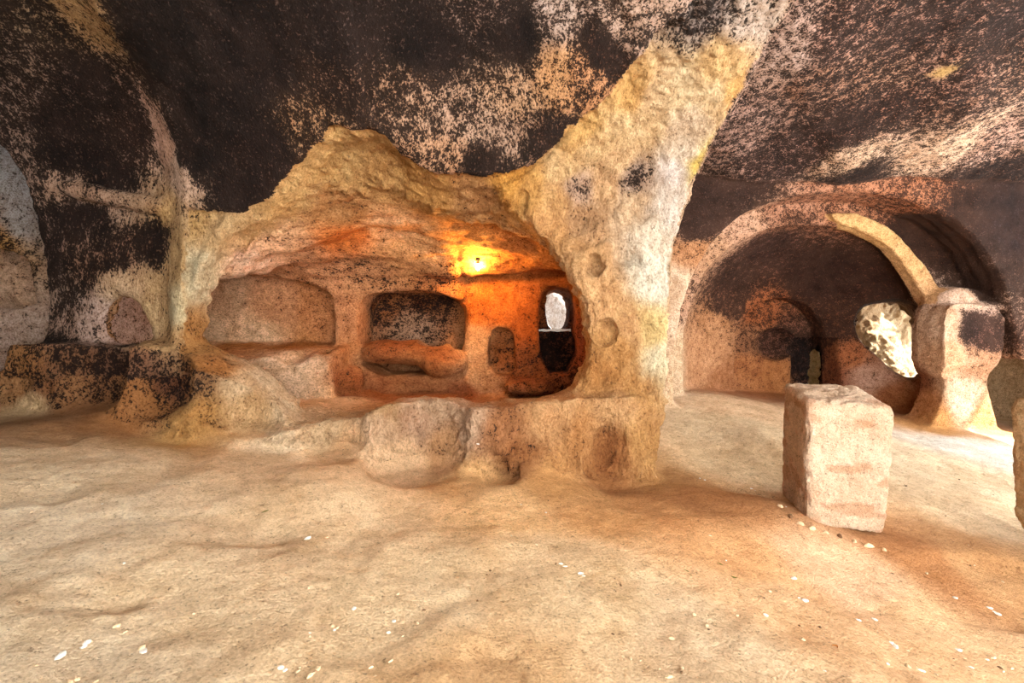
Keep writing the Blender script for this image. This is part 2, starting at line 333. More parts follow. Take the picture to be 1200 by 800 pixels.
def obj_from(name, v, faces, mat, attrs=None, smooth=True):
    me = bpy.data.meshes.new(name); me.vertices.add(len(v)); me.vertices.foreach_set('co', np.asarray(v, f32).ravel())
    n = len(faces); k = faces.shape[1]; me.loops.add(k*n); me.loops.foreach_set('vertex_index', faces.astype(np.int32).ravel())
    me.polygons.add(n); me.polygons.foreach_set('loop_start', np.arange(0, k*n, k, dtype=np.int32))
    me.polygons.foreach_set('use_smooth', np.full(n, smooth))
    me.update(calc_edges=True)
    for k, a in (attrs or {}).items():
        if a.ndim == 2:
            at = me.attributes.new(k, 'FLOAT_COLOR', 'POINT'); at.data.foreach_set('color', np.c_[a, np.ones(len(a))].astype(f32).ravel())
        else:
            at = me.attributes.new(k, 'FLOAT', 'POINT'); at.data.foreach_set('value', a.astype(f32))
    me.materials.append(mat); ob = bpy.data.objects.new(name, me); scene.collection.objects.link(ob); return ob
def lin(c):
    c = np.asarray(c, float)/255.0
    return np.where(c <= .04045, c/12.92, ((c+.055)/1.055)**2.4)

# ------------------------------------------------------------------ where a photo pixel meets the rock
def trace(uv):
    uv = np.asarray(uv, float); d = np.stack([(uv[:, 0]-600)/F, np.ones(len(uv)), -(uv[:, 1]-HZ)/F], 1)
    L = np.linalg.norm(d, axis=1, keepdims=True); d /= L; t = np.full(len(uv), .8); o = np.array([0, 0, CH])
    for _ in range(260):
        t = t+np.clip(clear(o+d*t[:, None])*.55, -.05, .3)
    return o+d*t[:, None]
def is_skin(P):                         # the sooted outer skin that has not broken away
    X, Y, Z = (P[:, i].astype(f32) for i in range(3))
    front = (vault(X, Y, Z) > -.075) & (spallM(X, Z) < 0) & (Z > 1.0) & (X < 2.3)
    bay = (X > 1.36) & (Y < 6.45) & (Z > 1.6) & (bayM(X, Z) > -.03)
    sk = (front | bay | ((Y < 3.2) & (Z > 2.4))).astype(int)
    return np.where((stripM(X, Z) > -.012) & (Y > 6.85) & (Y < 7.2), 2, sk)

# stone colours by eye, some with light and shade in them: u, v, r, g, b, share of soot cover
STONE = [
 # vault and upper wall
 (30,20,150,125,100,.7),(85,12,190,155,110,.3),(20,70,150,125,108,.65),(110,110,120,95,85,.8),(60,140,110,85,75,.85),(200,60,90,75,70,.95),(160,150,140,105,90,.85),(185,160,225,185,165,.2),(205,205,230,200,180,.2),
 (225,180,110,85,75,.92),(300,60,100,80,75,.95),(300,190,120,90,80,.9),(250,130,100,80,75,.95),(400,100,150,115,95,.8),(400,30,110,90,85,.9),(375,150,190,150,115,.65),(280,225,100,75,65,.95),(500,50,95,75,70,.92),
 (480,110,185,150,125,.6),(540,140,190,160,140,.5),(600,100,205,170,140,.45),(650,90,215,170,125,.35),(690,90,200,150,110,.5),(600,160,175,145,125,.5),(520,185,190,150,120,.5),(560,198,110,80,65,.85),
 (640,168,110,80,65,.8),(710,60,110,75,60,.92),(600,45,80,60,55,.95),(650,20,190,170,160,.45),(740,20,200,175,160,.45),(560,10,150,125,115,.7),(820,20,150,135,130,.6),(880,20,215,200,190,.3),
 (920,60,200,175,165,.4),(880,140,170,140,130,.5),(960,100,185,145,125,.6),(1000,30,180,140,125,.65),(1100,30,172,132,118,.72),(1180,30,150,115,105,.75),(1110,80,235,208,140,.05),(1095,75,180,140,125,.6),(1125,85,170,130,120,.65),(1112,100,180,140,125,.6),(1115,62,180,140,125,.6),(1085,95,180,140,125,.6),(1140,70,160,120,105,.75),(1050,120,165,122,105,.75),
 (940,180,160,125,115,.7),(1000,186,225,195,170,.4),(1100,178,235,205,180,.35),(1180,160,200,165,150,.5),(1000,150,155,115,100,.8),(860,215,110,80,70,.85),(1000,212,120,85,70,.85),(1150,210,130,95,80,.8),(1190,270,75,62,72,.95),
 # left wall
 (100,180,110,85,75,.85),(60,216,190,160,140,.35),(90,223,195,165,145,.3),(120,231,195,165,145,.3),(150,238,195,165,140,.3),(180,243,200,168,140,.3),(120,250,120,92,80,.8),(120,215,115,88,78,.85),(20,118,150,125,112,.6),(38,165,150,125,112,.6),(46,200,150,125,112,.6),(70,190,110,85,75,.9),(60,165,110,85,75,.9),(130,205,110,85,75,.9),(85,245,115,90,80,.85),(70,260,130,105,95,.75),(100,300,150,115,95,.65),(140,290,140,105,85,.7),(180,280,110,80,65,.85),(70,340,150,125,110,.6),(150,340,215,185,150,.15),(180,350,220,190,145,.1),
 (205,300,215,180,130,.15),(190,250,215,178,120,.15),(225,255,225,188,130,.1),(110,380,200,175,165,.25),(150,375,205,180,170,.2),(75,380,170,140,125,.4),(52,300,120,95,85,.8),(52,400,110,85,70,.8),
 (15,200,205,205,210,.15),(15,260,195,190,190,.2),(20,330,205,175,150,.2),(10,395,215,190,175,.15),(5,280,200,150,90,.5),(20,430,190,140,90,.4),
 # bench; darker right ends of the coves have shade painted in
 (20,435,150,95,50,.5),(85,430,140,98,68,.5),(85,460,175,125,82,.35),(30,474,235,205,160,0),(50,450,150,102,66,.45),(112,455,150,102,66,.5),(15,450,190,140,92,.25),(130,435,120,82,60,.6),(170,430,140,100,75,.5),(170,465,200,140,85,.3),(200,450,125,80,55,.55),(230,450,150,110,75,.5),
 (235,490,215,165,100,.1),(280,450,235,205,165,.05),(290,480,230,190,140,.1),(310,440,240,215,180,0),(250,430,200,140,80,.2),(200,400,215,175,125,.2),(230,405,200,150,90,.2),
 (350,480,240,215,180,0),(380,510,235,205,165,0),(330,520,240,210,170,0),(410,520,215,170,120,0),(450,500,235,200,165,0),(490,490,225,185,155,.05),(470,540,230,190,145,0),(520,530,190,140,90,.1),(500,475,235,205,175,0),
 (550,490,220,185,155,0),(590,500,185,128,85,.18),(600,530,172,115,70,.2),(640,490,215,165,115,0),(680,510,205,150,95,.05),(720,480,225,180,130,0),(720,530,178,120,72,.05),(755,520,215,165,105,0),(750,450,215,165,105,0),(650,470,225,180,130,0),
 # pillar and spandrel; the pillar's white right side is daylight painted in
 (700,350,220,175,125,0),(720,420,215,165,105,0),(700,440,205,150,90,.05),(770,330,245,235,220,0),(775,420,245,225,190,0),(765,270,240,225,205,0),(780,250,235,225,215,0),(762,385,240,212,150,0),(740,385,220,175,125,0),(650,270,215,165,110,0),(690,290,215,170,120,0),
 (620,220,220,170,100,0),(680,225,190,160,140,.4),(742,212,170,145,130,.5),(712,222,215,175,130,0),(742,240,225,195,160,0),(725,190,225,190,145,0),(660,235,215,170,115,0),(690,258,205,165,125,.1),(660,200,225,190,140,0),(700,170,230,195,145,0),(760,150,235,205,160,0),(800,110,240,215,175,0),(840,80,240,205,150,0),(858,116,226,182,115,0),(840,120,238,212,170,0),(822,192,236,212,120,0),(808,178,232,215,195,0),
 (810,150,235,215,190,0),(795,205,225,215,210,0),(680,148,232,188,120,0),(738,104,230,186,120,.05),(770,110,235,208,168,0),(720,150,232,202,155,0),(600,210,225,165,80,.1),
 # chamber: broken mouth, ceiling, walls, floor; lamplight is mixed into the ochre colours
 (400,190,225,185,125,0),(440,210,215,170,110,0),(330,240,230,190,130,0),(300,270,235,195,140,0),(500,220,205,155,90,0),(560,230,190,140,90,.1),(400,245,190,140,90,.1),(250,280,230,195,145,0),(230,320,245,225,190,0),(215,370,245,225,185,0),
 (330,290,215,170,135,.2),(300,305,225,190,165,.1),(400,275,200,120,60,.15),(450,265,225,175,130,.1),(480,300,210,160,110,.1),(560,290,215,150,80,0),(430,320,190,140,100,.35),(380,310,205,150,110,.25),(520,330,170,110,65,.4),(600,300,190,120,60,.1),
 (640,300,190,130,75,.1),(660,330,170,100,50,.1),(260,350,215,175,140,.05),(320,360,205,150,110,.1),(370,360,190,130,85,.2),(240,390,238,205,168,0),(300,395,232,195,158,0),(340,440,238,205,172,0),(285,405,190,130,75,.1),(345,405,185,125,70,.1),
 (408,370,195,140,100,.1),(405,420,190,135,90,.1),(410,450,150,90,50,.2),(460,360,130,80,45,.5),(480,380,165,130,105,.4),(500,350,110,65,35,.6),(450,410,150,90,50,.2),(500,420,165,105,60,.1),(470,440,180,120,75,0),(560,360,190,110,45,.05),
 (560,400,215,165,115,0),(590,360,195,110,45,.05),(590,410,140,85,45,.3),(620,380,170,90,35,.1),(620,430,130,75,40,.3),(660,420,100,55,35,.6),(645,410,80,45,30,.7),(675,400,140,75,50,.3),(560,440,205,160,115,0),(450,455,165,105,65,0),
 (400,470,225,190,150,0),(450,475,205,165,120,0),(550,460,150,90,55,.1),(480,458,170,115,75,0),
 # apse and column; light on the column's face and top is painted in
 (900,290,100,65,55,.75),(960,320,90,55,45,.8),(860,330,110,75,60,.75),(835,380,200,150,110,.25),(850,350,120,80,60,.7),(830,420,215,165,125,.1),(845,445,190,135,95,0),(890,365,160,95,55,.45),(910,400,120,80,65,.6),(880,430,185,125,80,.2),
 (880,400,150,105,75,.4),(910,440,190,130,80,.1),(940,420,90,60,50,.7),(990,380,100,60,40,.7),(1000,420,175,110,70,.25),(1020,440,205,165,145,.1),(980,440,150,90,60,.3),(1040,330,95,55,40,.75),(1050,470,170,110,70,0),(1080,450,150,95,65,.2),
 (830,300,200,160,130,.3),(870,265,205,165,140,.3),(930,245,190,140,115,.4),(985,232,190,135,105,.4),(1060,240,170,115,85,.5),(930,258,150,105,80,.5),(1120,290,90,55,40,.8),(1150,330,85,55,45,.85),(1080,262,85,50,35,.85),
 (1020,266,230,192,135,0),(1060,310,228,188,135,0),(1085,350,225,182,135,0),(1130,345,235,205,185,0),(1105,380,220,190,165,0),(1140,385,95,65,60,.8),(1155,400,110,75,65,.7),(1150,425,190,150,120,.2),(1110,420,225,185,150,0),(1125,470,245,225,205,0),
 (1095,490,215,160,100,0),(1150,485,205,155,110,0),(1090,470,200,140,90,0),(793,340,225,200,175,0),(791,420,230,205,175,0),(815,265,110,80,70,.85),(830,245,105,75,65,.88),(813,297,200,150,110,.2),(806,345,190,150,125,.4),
 # beyond the openings
 (1040,390,200,180,150,0),(1020,370,195,165,130,0),(955,425,240,220,180,0),(652,360,225,230,235,0),(1190,440,240,220,185,0),
 # floor; white sun patch and dark sill hollows are painted light and shade
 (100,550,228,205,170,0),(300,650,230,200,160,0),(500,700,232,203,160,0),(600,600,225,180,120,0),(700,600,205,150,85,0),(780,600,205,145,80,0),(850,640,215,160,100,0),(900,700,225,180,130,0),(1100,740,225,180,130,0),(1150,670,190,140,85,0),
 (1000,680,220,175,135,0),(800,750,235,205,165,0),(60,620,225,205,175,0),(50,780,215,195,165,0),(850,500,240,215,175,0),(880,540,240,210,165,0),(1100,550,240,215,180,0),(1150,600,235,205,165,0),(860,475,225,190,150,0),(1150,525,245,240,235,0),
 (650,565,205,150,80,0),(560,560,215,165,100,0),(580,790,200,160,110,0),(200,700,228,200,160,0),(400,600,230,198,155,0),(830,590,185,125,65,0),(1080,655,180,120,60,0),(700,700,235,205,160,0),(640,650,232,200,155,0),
]
STONE = np.array(STONE, float)
SP = trace(STONE[:, :2]); SC = lin(STONE[:, 2:5]); SS = STONE[:, 5]; SK = is_skin(SP)
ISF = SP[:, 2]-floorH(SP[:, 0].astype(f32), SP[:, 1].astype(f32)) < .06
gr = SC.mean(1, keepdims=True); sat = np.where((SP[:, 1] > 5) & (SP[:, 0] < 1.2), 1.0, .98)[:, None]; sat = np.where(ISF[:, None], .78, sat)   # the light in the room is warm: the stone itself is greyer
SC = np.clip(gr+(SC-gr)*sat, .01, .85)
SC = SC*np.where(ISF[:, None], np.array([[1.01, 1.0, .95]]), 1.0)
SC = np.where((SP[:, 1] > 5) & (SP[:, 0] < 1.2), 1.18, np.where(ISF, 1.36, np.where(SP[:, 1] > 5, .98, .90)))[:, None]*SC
def paint(P):
    """stone colour with some painted light and shade, and soot cover, spread over the rock from the points above"""
    wob = .07
    Pw = P+wob*np.stack([fbm(P, 2.2, 3, 21), fbm(P, 2.2, 3, 31), fbm(P, 2.2, 3, 41)], 1)
    sk = is_skin(P+.012*np.stack([vnoise(P, 9, 3), vnoise(P, 9, 4), vnoise(P, 9, 6)], 1))
    C = np.empty((len(P), 3)); S = np.empty(len(P)); pen = np.zeros((1, 1))
    for k in range(0, len(P), 60000):
        p = Pw[k:k+60000].astype(f32)
        d2 = ((p*p).sum(1)[:, None]+(SP*SP).sum(1)[None].astype(f32)-2*p@SP.T.astype(f32))
        d2 = np.maximum(d2, 0)+f32(.006)
        d2 = d2+np.where(sk[k:k+60000, None] != SK[None], f32(4.0), f32(0))
        w = 1/(d2*d2*np.sqrt(d2)); w /= w.sum(1, keepdims=True)
        C[k:k+60000] = w@SC; S[k:k+60000] = w@SS
    return C, S, sk

NRM = grad(V, .03)
X, Y, Z = V.T
FH = Z-floorH(X.astype(f32), Y.astype(f32))
wfloor = sstep(.14, .03, FH)*sstep(.45, .75, NRM[:, 2])
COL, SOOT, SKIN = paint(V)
SID = SKIN; SKIN = SKIN == 1
COL = COL*np.minimum(1, .90/COL.max(1, keepdims=True))
SOOT = SOOT*(1-wfloor)
print('painted', round(time.time()-T0, 1))
# carve the surface: pick strokes, pitting, scale
inch = (Y > 5.0) & (X < 1.2)
inap = (X > 1.5) & (Y > 6.4)
rough = ~SKIN & ~inch & ~inap
amp = np.where(SKIN, .016, np.where(inch, .014, np.where(inap, .010, .022)))
amp = amp*(1-wfloor)
wob = V+.06*np.stack([vnoise(V, 5, 71), vnoise(V, 5, 72), vnoise(V, 5, 73)], 1)
n1 = fbm(V, 7, 4, 1); n0 = fbm(V, 2.0, 3, 2)
rid = 1-np.abs(fbm(wob, (8, 8, 6), 4, 9))*1.8
strokes = 1-np.abs(fbm(wob, (19, 19, 5), 2, 14))*2.0
disp = amp*(n1+1.6*n0)
rgs = 1-.75*sstep(.35, .8, NRM[:, 2])
disp = disp+rgs*np.where(rough, .034*rid+.012*strokes*(.4+.9*sstep(1.3, .9, Z)), 0)*(1-wfloor)
disp = disp+np.where(inap & (Y < 7.12) & (Z > 1.0), .007*np.sin(Y*34+2*n0), 0)
disp = disp+np.where((Y > 8.95) & (X > 5.2), .06*(1-2*np.abs(fbm(V, 4, 3, 61))), 0)
# the bedded, flaky ceiling of the chamber
bed = fbm(V, (1.6, 5, 9), 4, 17)
disp = disp+np.where(inch & (NRM[:, 2] < -.3), .035*bed, 0)
disp = disp+wfloor*(.006*fbm(V, (9, 9, 9), 4, 25)+.018*fbm(V, 2.3, 3, 26))
V2 = V-NRM*disp[:, None]*1.0

# ------------------------------------------------------------------ materials
def nodes(name):
    m = bpy.data.materials.new(name); m.use_nodes = True; nt = m.node_tree
    b = nt.nodes['Principled BSDF']; b.inputs['Roughness'].default_value = .95
    b.inputs['Specular IOR Level'].default_value = .15
    def nd(t, **kw):
        n = nt.nodes.new(t)
        for k, v in kw.items(): setattr(n, k, v)
        return n
    return m, nt, b, nd
def noise(nt, nd, vec, sc, det=6, rgh=.6, dist=0.0):
    n = nd('ShaderNodeTexNoise'); n.inputs['Scale'].default_value = sc; n.inputs['Detail'].default_value = det
    n.inputs['Roughness'].default_value = rgh; n.inputs['Distortion'].default_value = dist; nt.links.new(vec, n.inputs['Vector']); return n.outputs['Fac']
def mrange(nt, nd, x, a, b, c, d, smooth=False):
    n = nd('ShaderNodeMapRange'); n.interpolation_type = 'SMOOTHSTEP' if smooth else 'LINEAR'
    for i, v in zip((1, 2, 3, 4), (a, b, c, d)): n.inputs[i].default_value = v
    nt.links.new(x, n.inputs[0]); return n.outputs[0]
def mathn(nt, nd, op, a, b):
    n = nd('ShaderNodeMath', operation=op)
    for i, v in enumerate((a, b)):
        if isinstance(v, (int, float)): n.inputs[i].default_value = v
        else: nt.links.new(v, n.inputs[i])
    return n.outputs[0]
def mixc(nt, nd, f, a, b, bt='MIX'):
    n = nd('ShaderNodeMix', data_type='RGBA', blend_type=bt)
    for s, v in ((0, f), (6, a), (7, b)):
        if isinstance(v, (int, float)): n.inputs[s].default_value = v
        elif isinstance(v, tuple): n.inputs[s].default_value = v+(1,)
        else: nt.links.new(v, n.inputs[s])
    return n.outputs[2]
def rock_material(name, bump=.6, grain=30.0, stretch=(1, 1, 1), vary=.75, soot=((.0035, .0026, .0026), (.022, .012, .009), .935)):
    m, nt, b, nd = nodes(name)
    tc = nd('ShaderNodeTexCoord'); mp = nd('ShaderNodeMapping'); mp.inputs['Scale'].default_value = stretch
    nt.links.new(tc.outputs['Object'], mp.inputs[0]); vec = mp.outputs[0]
    ac = nd('ShaderNodeAttribute', attribute_name='stone'); as_ = nd('ShaderNodeAttribute', attribute_name='soot')
    big = noise(nt, nd, vec, 3.0, 8, .65, .2); fine = noise(nt, nd, vec, grain*2.2, 5, .7); mid = noise(nt, nd, vec, grain*.5, 8, .72, .1)
    tint = mixc(nt, nd, mrange(nt, nd, big, .35, .65, 0, 1), (.84, .76, .68), (1.08, 1.08, 1.08))
    c = mixc(nt, nd, 1.0, ac.outputs['Color'], tint, 'MULTIPLY')
    tint2 = mixc(nt, nd, mrange(nt, nd, mid, .38, .60, 0, 1), (.66, .55, .46), (1.12, 1.12, 1.12))
    c = mixc(nt, nd, vary, c, tint2, 'MULTIPLY')
    tint3 = mixc(nt, nd, mrange(nt, nd, fine, .40, .56, 0, 1), (.56, .47, .40), (1.14, 1.14, 1.14))
    c = mixc(nt, nd, vary, c, tint3, 'MULTIPLY')
    # scattered dark grains
    gn = noise(nt, nd, vec, grain*1.5, 2, .5); c = mixc(nt, nd, mrange(nt, nd, gn, .685, .72, 0, .55), c, (.10, .06, .04))
    # soot in crusts and specks, bare stone shows through
    sp = mathn(nt, nd, 'ADD', mathn(nt, nd, 'MULTIPLY', mid, .5), mathn(nt, nd, 'MULTIPLY', fine, .5))
    sp = mrange(nt, nd, sp, .39, .61, 0, 1)
    cov = mathn(nt, nd, 'ADD', mathn(nt, nd, 'MULTIPLY', as_.outputs['Fac'], 1.10), mathn(nt, nd, 'MULTIPLY', sp, -1.0))
    cov = mrange(nt, nd, cov, -.12, .12, 0, 1, True)
    fl = noise(nt, nd, vec, grain*1.9, 3, .6); fl = mrange(nt, nd, fl, .62, .66, 1, .25)
    fl2 = noise(nt, nd, vec, grain*.9, 5, .7); fl = mathn(nt, nd, 'MULTIPLY', fl, mrange(nt, nd, fl2, .63, .67, 1, .35))
    cov = mathn(nt, nd, 'MULTIPLY', cov, fl)
    dark = mixc(nt, nd, soot[2], c, mixc(nt, nd, mrange(nt, nd, big, .35, .7, 0, 1), soot[0], soot[1]))
    c = mixc(nt, nd, cov, c, dark)
    nt.links.new(c, b.inputs['Base Color'])
    vo = nd('ShaderNodeTexVoronoi'); vo.inputs['Scale'].default_value = grain*.8; nt.links.new(vec, vo.inputs['Vector'])
    pit = mrange(nt, nd, vo.outputs['Distance'], .0, .35, 0, 1, True)
    hgt = mathn(nt, nd, 'ADD', mathn(nt, nd, 'ADD', mathn(nt, nd, 'MULTIPLY', mid, 1.6), mathn(nt, nd, 'MULTIPLY', fine, .8)), mathn(nt, nd, 'MULTIPLY', pit, .18))
    bp = nd('ShaderNodeBump'); bp.inputs['Strength'].default_value = bump; bp.inputs['Distance'].default_value = .075
    nt.links.new(hgt, bp.inputs['Height']); nt.links.new(bp.outputs[0], b.inputs['Normal'])
    return m
M_SKIN = rock_material('sooted_rock', .8, 26, (1, 1, .55))
M_ROCK = rock_material('broken_tuff', .9, 24, (1, 1, .7), vary=.58)
M_FLOOR = rock_material('worn_tuff_floor', .75, 34, vary=.42)
M_ROOM = rock_material('chamber_tuff', .8, 24, (.8, 1, 1))
M_APSE = rock_material('apse_tuff', .8, 26, soot=((.014, .007, .005), (.05, .024, .015), .88))
M_BLOCK = rock_material('hewn_stone', .8, 40, vary=.45)

# ------------------------------------------------------------------ the rock divided into the pieces of the setting
zn = np.full(len(V), 2)                                     # wall_back
ZN = ['floor', 'ceiling', 'wall_back', 'wall_left', 'rock_pillar', 'rock_ledge', 'wall_chamber', 'wall_apse', 'rock_column', 'wall_right', 'rock_outcrop', 'trim_1']
MT = [M_FLOOR, M_SKIN, M_ROCK, M_SKIN, M_ROCK, M_ROCK, M_ROOM, M_APSE, M_APSE, M_APSE, M_ROCK, M_APSE]
LB = ['pale dusty tuff floor with worn hollows', 'soot-blackened vaulted rock ceiling', 'broken rock wall around the mouth of the chamber', 'sooted rock wall with a blind arch and cornice',
      'rough tan rock pillar beside the chamber mouth', 'scooped rock ledge below the chamber mouth', 'ochre rock walls and ceiling of the lamplit chamber', 'sooted apse with nested arches',
      'broken stub of a rock column in front of the apse', 'rock wall with a doorway to daylight', 'sunlit rock face outside the openings', 'broken pale arch band over the apse']
fx, fz = X.astype(f32), Z.astype(f32)
zn[SKIN & ((Z > 2.55) | (Y < 3.0))] = 1
zn[(X < -3.35) & (Z < 2.75) & (Y < 5.6)] = 3
zn[(X > .62) & (X < 1.9) & (Y > 3.9) & (Y < 5.2) & (~SKIN) & (Z < 2.6)] = 4
zn[(X < 1.42) & (Y < 4.9) & (Y > 3.3) & (Z < np.where(X < -3.0, 1.3, .9))] = 5
zn[(X < 1.2) & (Y > 4.9)] = 6
zn[(X > 1.2) & (Y > 5.2) & (Z < 2.9)] = 7
zn[(X > 1.2) & (Y > 6.42)] = 7
zn[(columnM(fx, fz) > -.08) & (Y > 6.3) & (Y < 7.0) & (X > 5.6)] = 8
zn[(stripM(fx, fz) > -.01) & (Y > 6.9) & (Y < 7.15)] = 11
zn[(X > 7.5) & (Y < 6.4)] = 9
zn[((Y > 8.95) & (X > 5.2)) | ((Y > 7.3) & (X < 2.3))] = 10
zn[wfloor > .5] = 0
fz_ = np.median(zn[Q], axis=1).astype(int); fz_ = np.where((zn[Q] == fz_[:, None]).any(1), fz_, zn[Q[:, 0]])
for i, nm in enumerate(ZN):
    q = Q[fz_ == i]
    if not len(q): continue
    uq, inv = np.unique(q, return_inverse=True)
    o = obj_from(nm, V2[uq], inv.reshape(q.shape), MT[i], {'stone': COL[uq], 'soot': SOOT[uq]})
    o['kind'] = 'structure'; o['label'] = LB[i]
print('rock split', round(time.time()-T0, 1))

# ------------------------------------------------------------------ things
def tag(o, label, cat, group=None):
    o['label'] = label; o['category'] = cat
    if group: o['group'] = group
    return o
def hewn(name, corners, rnd, seed, label, col, wear=()):
    """a hewn block: eight corners (four below, four above), worn edges, pick marks"""
    c = np.array(corners, float); mid = c.mean(0); planes = []
    for f in ((3, 2, 1, 0), (4, 5, 6, 7), (0, 1, 5, 4), (1, 2, 6, 5), (2, 3, 7, 6), (3, 0, 4, 7)):
        n = np.cross(c[f[2]]-c[f[0]], c[f[3]]-c[f[1]]); n /= np.linalg.norm(n); p = c[list(f)].mean(0)
        if n@(p-mid) < 0: n = -n
        planes.append((n, n@p))
    def fn(P):
        d = np.full(len(P), -9.0)
        for n, k in planes: d = smax(d, P@n-k, rnd)
        for w, r in wear: d = np.maximum(d, -ell(P[:, 0], P[:, 1], P[:, 2], w, r))
        return d
    v, q = mesh_rock(.014, fn, c.min(0)-.15, c.max(0)+.15)
    e = .012; g = np.stack([fn(v+np.eye(3)[i]*e)-fn(v-np.eye(3)[i]*e) for i in range(3)], 1); g /= np.linalg.norm(g, axis=1, keepdims=True)
    v2 = v+g*(.014*fbm(v, 6, 3, seed)+.011*(1-2*np.abs(fbm(v, (22, 22, 16), 3, seed+3))))[:, None]
    cc = np.tile(lin(col), (len(v), 1)); st = lin((170, 125, 85))
    t = sstep(.1, .5, fbm(v, (3, 3, 9), 3, seed+7))[:, None]; cc = np.minimum((cc*(1-.5*t)+st*.5*t)*1.3, .92)
    o = obj_from(name, v2, q, M_BLOCK, {'stone': cc, 'soot': np.zeros(len(v))}); return o
def blk(px): return [W(u, v, y) for u, v, y in px]
b1 = hewn('stone_block', [(2.29, 3.56, .0), (2.82, 3.47, -.13), (3.08, 4.2, -.1), (2.50, 4.3, -.1), (2.27, 3.56, .9), (2.88, 3.48, .88), (3.15, 4.22, .93), (2.56, 4.3, .96)], .05, 3, '', (228, 194, 170))
tag(b1, 'squared hewn stone block with a chipped top standing near the rock pillar', 'stone block')
x0, _, z0 = W(1178, 464, 3.4)
b2 = hewn('stone_block', [(x0+.02, 2.9, .0), (x0+.6, 2.85, -.03), (x0+.62, 3.38, -.03), (x0+.05, 3.4, -.02), (x0-.01, 2.9, z0), (x0+.66, 2.88, z0), (x0+.64, 3.4, z0), (x0, 3.4, z0)], .10, 8, '', (206, 178, 140))
tag(b2, 'pitted tan stone block standing on the sill farther from the pillar', 'stone block')

def simple(name, rgb, rough=.8, var=.25, sc=60.0, emit=None, strength=0, metal=0):
    m, nt, b, nd = nodes(name); b.inputs['Roughness'].default_value = rough; b.inputs['Metallic'].default_value = metal
    tc = nd('ShaderNodeTexCoord'); n = noise(nt, nd, tc.outputs['Object'], sc, 4, .6)
    l = tuple(float(x) for x in lin(rgb)); c = mixc(nt, nd, mrange(nt, nd, n, .35, .65, 0, 1), tuple(x*(1-var) for x in l), tuple(min(1, x*(1+var*.5)) for x in l))
    nt.links.new(c, b.inputs['Base Color'])
    if emit: b.inputs['Emission Color'].default_value = emit+(1,); b.inputs['Emission Strength'].default_value = strength
    return m
M_WHITE = simple('white_chip', (246, 240, 230)); M_PEB = simple('tan_pebble', (214, 186, 150)); M_DARK = simple('dark_pebble', (110, 80, 55))
M_LEAF = simple('dry_leaf', (165, 95, 35)); M_GREEN = simple('faded_sprig', (120, 115, 50)); M_STRAW = simple('straw', (215, 185, 120))
M_BULB = simple('lamp_glass', (255, 220, 160), .3, 0, 5, (1.0, .52, .14), 170.0); M_SOCK = simple('lamp_socket', (40, 34, 30), .5); M_WIRE = simple('lamp_cable', (30, 26, 24), .6)
rng = random.Random(4)
def lathe(prof, seg=14):
    v = []; f = []
    for r, z in prof:
        for k in range(seg): a = 2*math.pi*k/seg; v.append((r*math.cos(a), r*math.sin(a), z))
    for i in range(len(prof)-1):
        for k in range(seg): f.append((i*seg+k, i*seg+(k+1) % seg, (i+1)*seg+(k+1) % seg, (i+1)*seg+k))
    return np.array(v), np.array(f)
def part(name, vf, mat, parent, smooth=True):
    o = obj_from(name, vf[0], vf[1], mat, None, smooth); o.parent = parent; return o
# lamp on the chamber's ceiling
lp = trace([(560, 305)])[0]
lamp = bpy.data.objects.new('ceiling_lamp', None); scene.collection.objects.link(lamp); lamp.location = lp
tag(lamp, 'small glowing bare bulb fixed to the chamber ceiling', 'lamp')
part('bulb', lathe([(.0005, -.125), (.012, -.122), (.022, -.112), (.027, -.098), (.026, -.082), (.020, -.066), (.014, -.052), (.012, -.045)]), M_BULB, lamp)
part('socket', lathe([(.0005, -.045), (.016, -.045), (.018, -.035), (.018, -.005), (.030, -.002), (.030, .03), (.0005, .03)]), M_SOCK, lamp)
# stone crumbs on the floor
def lump(seed, flat):
    r = random.Random(seed); v, f = lathe([(.05, -1), (.62, -.75), (1, -.1), (.72, .62), (.06, .95)], 7)
    k = 1+.25*np.array([[r.uniform(-1, 1)] for _ in v]); v = v*k; v[:, 2] *= flat; return v, f
def crumb_mesh(seed, flat, mat):
    v, f = lump(seed, flat); o = obj_from('tmp', v, f, mat, None, False); me = o.data; bpy.data.objects.remove(o); return me
def scatter(name, uvs, meshes, sizes, label, cat, group, sink=.25):
    P = trace(uvs)
    for i, p in enumerate(P):
        me = meshes[i % len(meshes)]; o = bpy.data.objects.new(name, me); me.name = name; scene.collection.objects.link(o)
        s_ = rng.uniform(*sizes); o.scale = (s_*rng.uniform(.8, 1.5), s_*rng.uniform(.6, 1), s_)
        o.rotation_euler = (0, 0, rng.uniform(0, 6.28))
        zz = min(v.co.z for v in me.vertices)
        o.location = (p[0], p[1], p[2]-(zz+sink*abs(zz))*s_-.004); tag(o, label, cat, group)
white = [(200,572),(188,575),(194,577),(206,570),(361,630),(145,659),(102,752),(98,757),(72,767),(167,763),(329,781),(334,784),(362,741),(415,712),(462,727),(520,737),(555,747),(570,757),(27,732),(49,717),(7,745),(310,712),(120,590),(130,629),
         (392,737),(455,740),(560,777),(657,660),(662,663),(680,671),(684,674),(697,637),(851,656),(936,700),(943,703),(967,787),(970,780),(972,792),(930,677),(1005,726),(1025,726),(1045,753),(1050,757),(1123,761),(1165,716),(1160,712),(1170,719),(1142,687),(1148,692),(1138,682),
         (1040,777),(1085,730),(897,720),(872,720),(870,737),(876,740),(920,755),(1080,785),(1157,772),(1137,782),(820,560),(826,562),(885,574),(880,572),(915,588),(921,594),(1120,700),(1180,700),(560,520),(700,600),(640,600)]
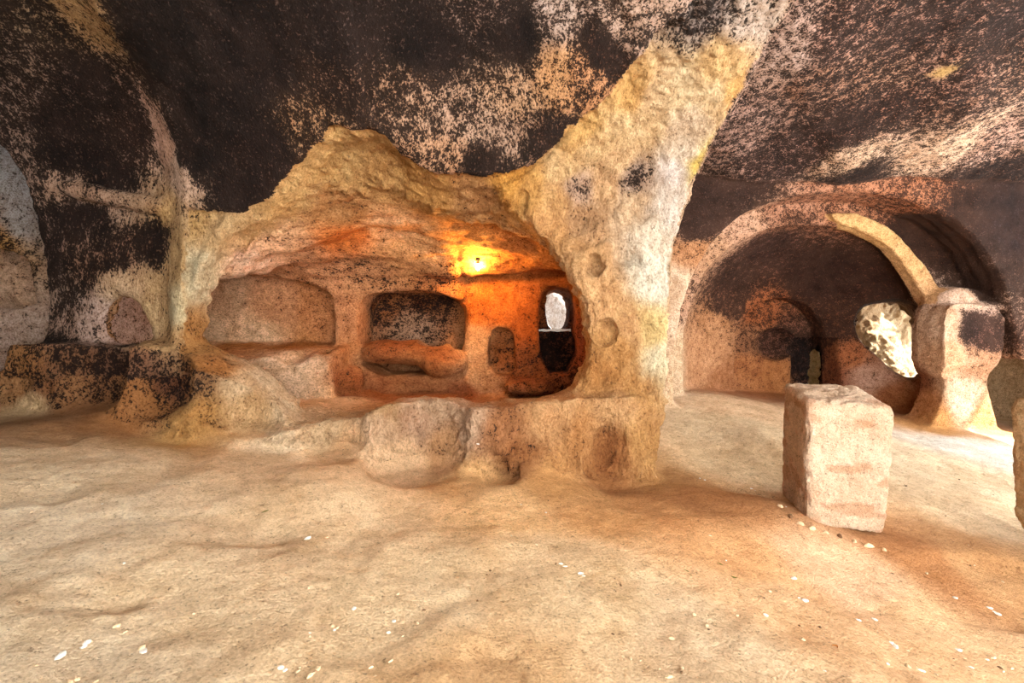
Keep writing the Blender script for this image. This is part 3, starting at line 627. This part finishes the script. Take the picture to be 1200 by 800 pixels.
scatter('white_chip', white, [crumb_mesh(k, .28, M_WHITE) for k in range(4)], (.007, .018), 'small white chip lying on the dusty floor', 'stone chip', 'white chips on the floor')
tan = [(rng.uniform(10, 1190), 590+210*rng.random()**.8) for _ in range(110)]
tan = [p for p in tan if not (900 < p[0] < 1060 and p[1] < 640)]
scatter('pebble', tan, [crumb_mesh(20+k, .6, M_PEB) for k in range(3)], (.005, .012), 'small tan pebble lying on the dusty floor', 'pebble', 'tan pebbles on the floor', .5)
dark = [(rng.uniform(450, 1190), 560+230*rng.random()) for _ in range(50)]
dark = [p for p in dark if not (890 < p[0] < 1060 and p[1] < 650)]
scatter('dark_pebble', dark, [crumb_mesh(30+k, .6, M_DARK) for k in range(3)], (.004, .010), 'tiny dark brown pebble lying on the dusty floor', 'pebble', 'dark pebbles on the floor', .5)
rub = [(914,594),(926,606),(938,615),(952,620),(968,625),(984,630),(1001,635),(1018,641),(1036,645)]
scatter('rubble_stone', rub, [crumb_mesh(40+k, .75, M_DARK if k == 1 else M_PEB) for k in range(4)], (.016, .030), 'rough rubble stone wedged under the squared stone block', 'stone', 'rubble under the stone block', .4)
for o in list(scene.objects):
    if o.name.startswith('rubble_stone'):
        o['label'] = 'dark brown rubble stone under the squared stone block' if o.data.materials[0] == M_DARK else 'tan rubble stone under the squared stone block'
def leaf_mesh(name, mat, L=1.0, wd=.4, n=6):
    v = []; f = []
    for i in range(n+1):
        t = i/n; w_ = wd*math.sin(math.pi*min(1, .06+t*.92))**.8
        for k, sx in enumerate((-1, 0, 1)): v.append((L*(t-.5), sx*w_*.5, .22*abs(sx)*w_+.25*(t-.5)**2+.03))
    for i in range(n):
        for k in (0, 1): f.append((i*3+k, i*3+k+1, i*3+k+4, i*3+k+3))
    o = obj_from(name, np.array(v), np.array(f), mat); me = o.data; bpy.data.objects.remove(o); return me
def drop(name, me, u, v, s_, rz, label, cat, group=None):
    p = trace([(u, v)])[0]; o = bpy.data.objects.new(name, me); scene.collection.objects.link(o)
    o.location = (p[0], p[1], p[2]-.004); o.scale = (s_, s_, s_); o.rotation_euler = (0, 0, rz); return tag(o, label, cat, group)
lm = leaf_mesh('dry_leaf', M_LEAF, 1, .5); gm = leaf_mesh('faded_sprig', M_GREEN, 1, .32)
drop('dry_leaf', lm, 978, 758, .05, .5, 'curled rust-brown dry leaf lying on the floor', 'leaf', 'dry leaves on the floor')
drop('dry_leaf', lm, 686, 569, .04, 1.5, 'rusty dry leaf at the foot of the ledge', 'leaf', 'dry leaves on the floor')
for u, v, r in ((802, 668, 2.4), (806, 672, 2.1), (818, 664, 1.9), (842, 660, 2.3), (858, 676, 2.7), (862, 692, .3), (311, 599, 1.2), (836, 690, 2.9)):
    drop('faded_sprig', gm, u, v, .055, r, 'faded green-brown plant scrap on the floor', 'plant scrap', 'plant scraps on the floor')
def straw_mesh():
    v, f = lathe([(.004, -.5), (.006, 0), (.003, .5)], 5); v = v[:, [2, 0, 1]]; v[:, 1] += .05*np.cos(v[:, 0]*3); v[:, 2] += .006
    o = obj_from('straw', v, f, M_STRAW); me = o.data; bpy.data.objects.remove(o); return me
sm = straw_mesh()
for u, v, r in ((875, 690, .3), (880, 700, .6), (850, 704, -.5), (700, 760, .9), (760, 720, 1.9)):
    drop('straw', sm, u, v, .12, r, 'thin dry straw lying on the floor', 'straw', 'straws on the floor')
# flat stone across the chamber's window
def slab(name, a, b, wy, th, mat, label, cat):
    v = []; n = 10
    r = random.Random(9)
    for i in range(n+1):
        t = i/n; p = np.array(a)*(1-t)+np.array(b)*t
        for dy, dz in ((0, 0), (wy, 0), (wy, th), (0, th)): v.append(p+np.array([0, dy+r.uniform(-.01, .01), dz+r.uniform(-.008, .008)]))
    f = []
    for i in range(n):
        for k in range(4): f.append((i*4+k, i*4+(k+1) % 4, i*4+4+(k+1) % 4, i*4+4+k))
    f += [(3, 2, 1, 0), (n*4, n*4+1, n*4+2, n*4+3)]
    return tag(obj_from(name, np.array(v), np.array(f), mat, None, False), label, cat)
slab('sill_stone', W(630, 388, 6.74), W(669, 388, 6.74), .16, .03, M_WHITE, 'thin pale sill stone under the small chamber window', 'sill')
print('done', round(time.time()-T0, 1))
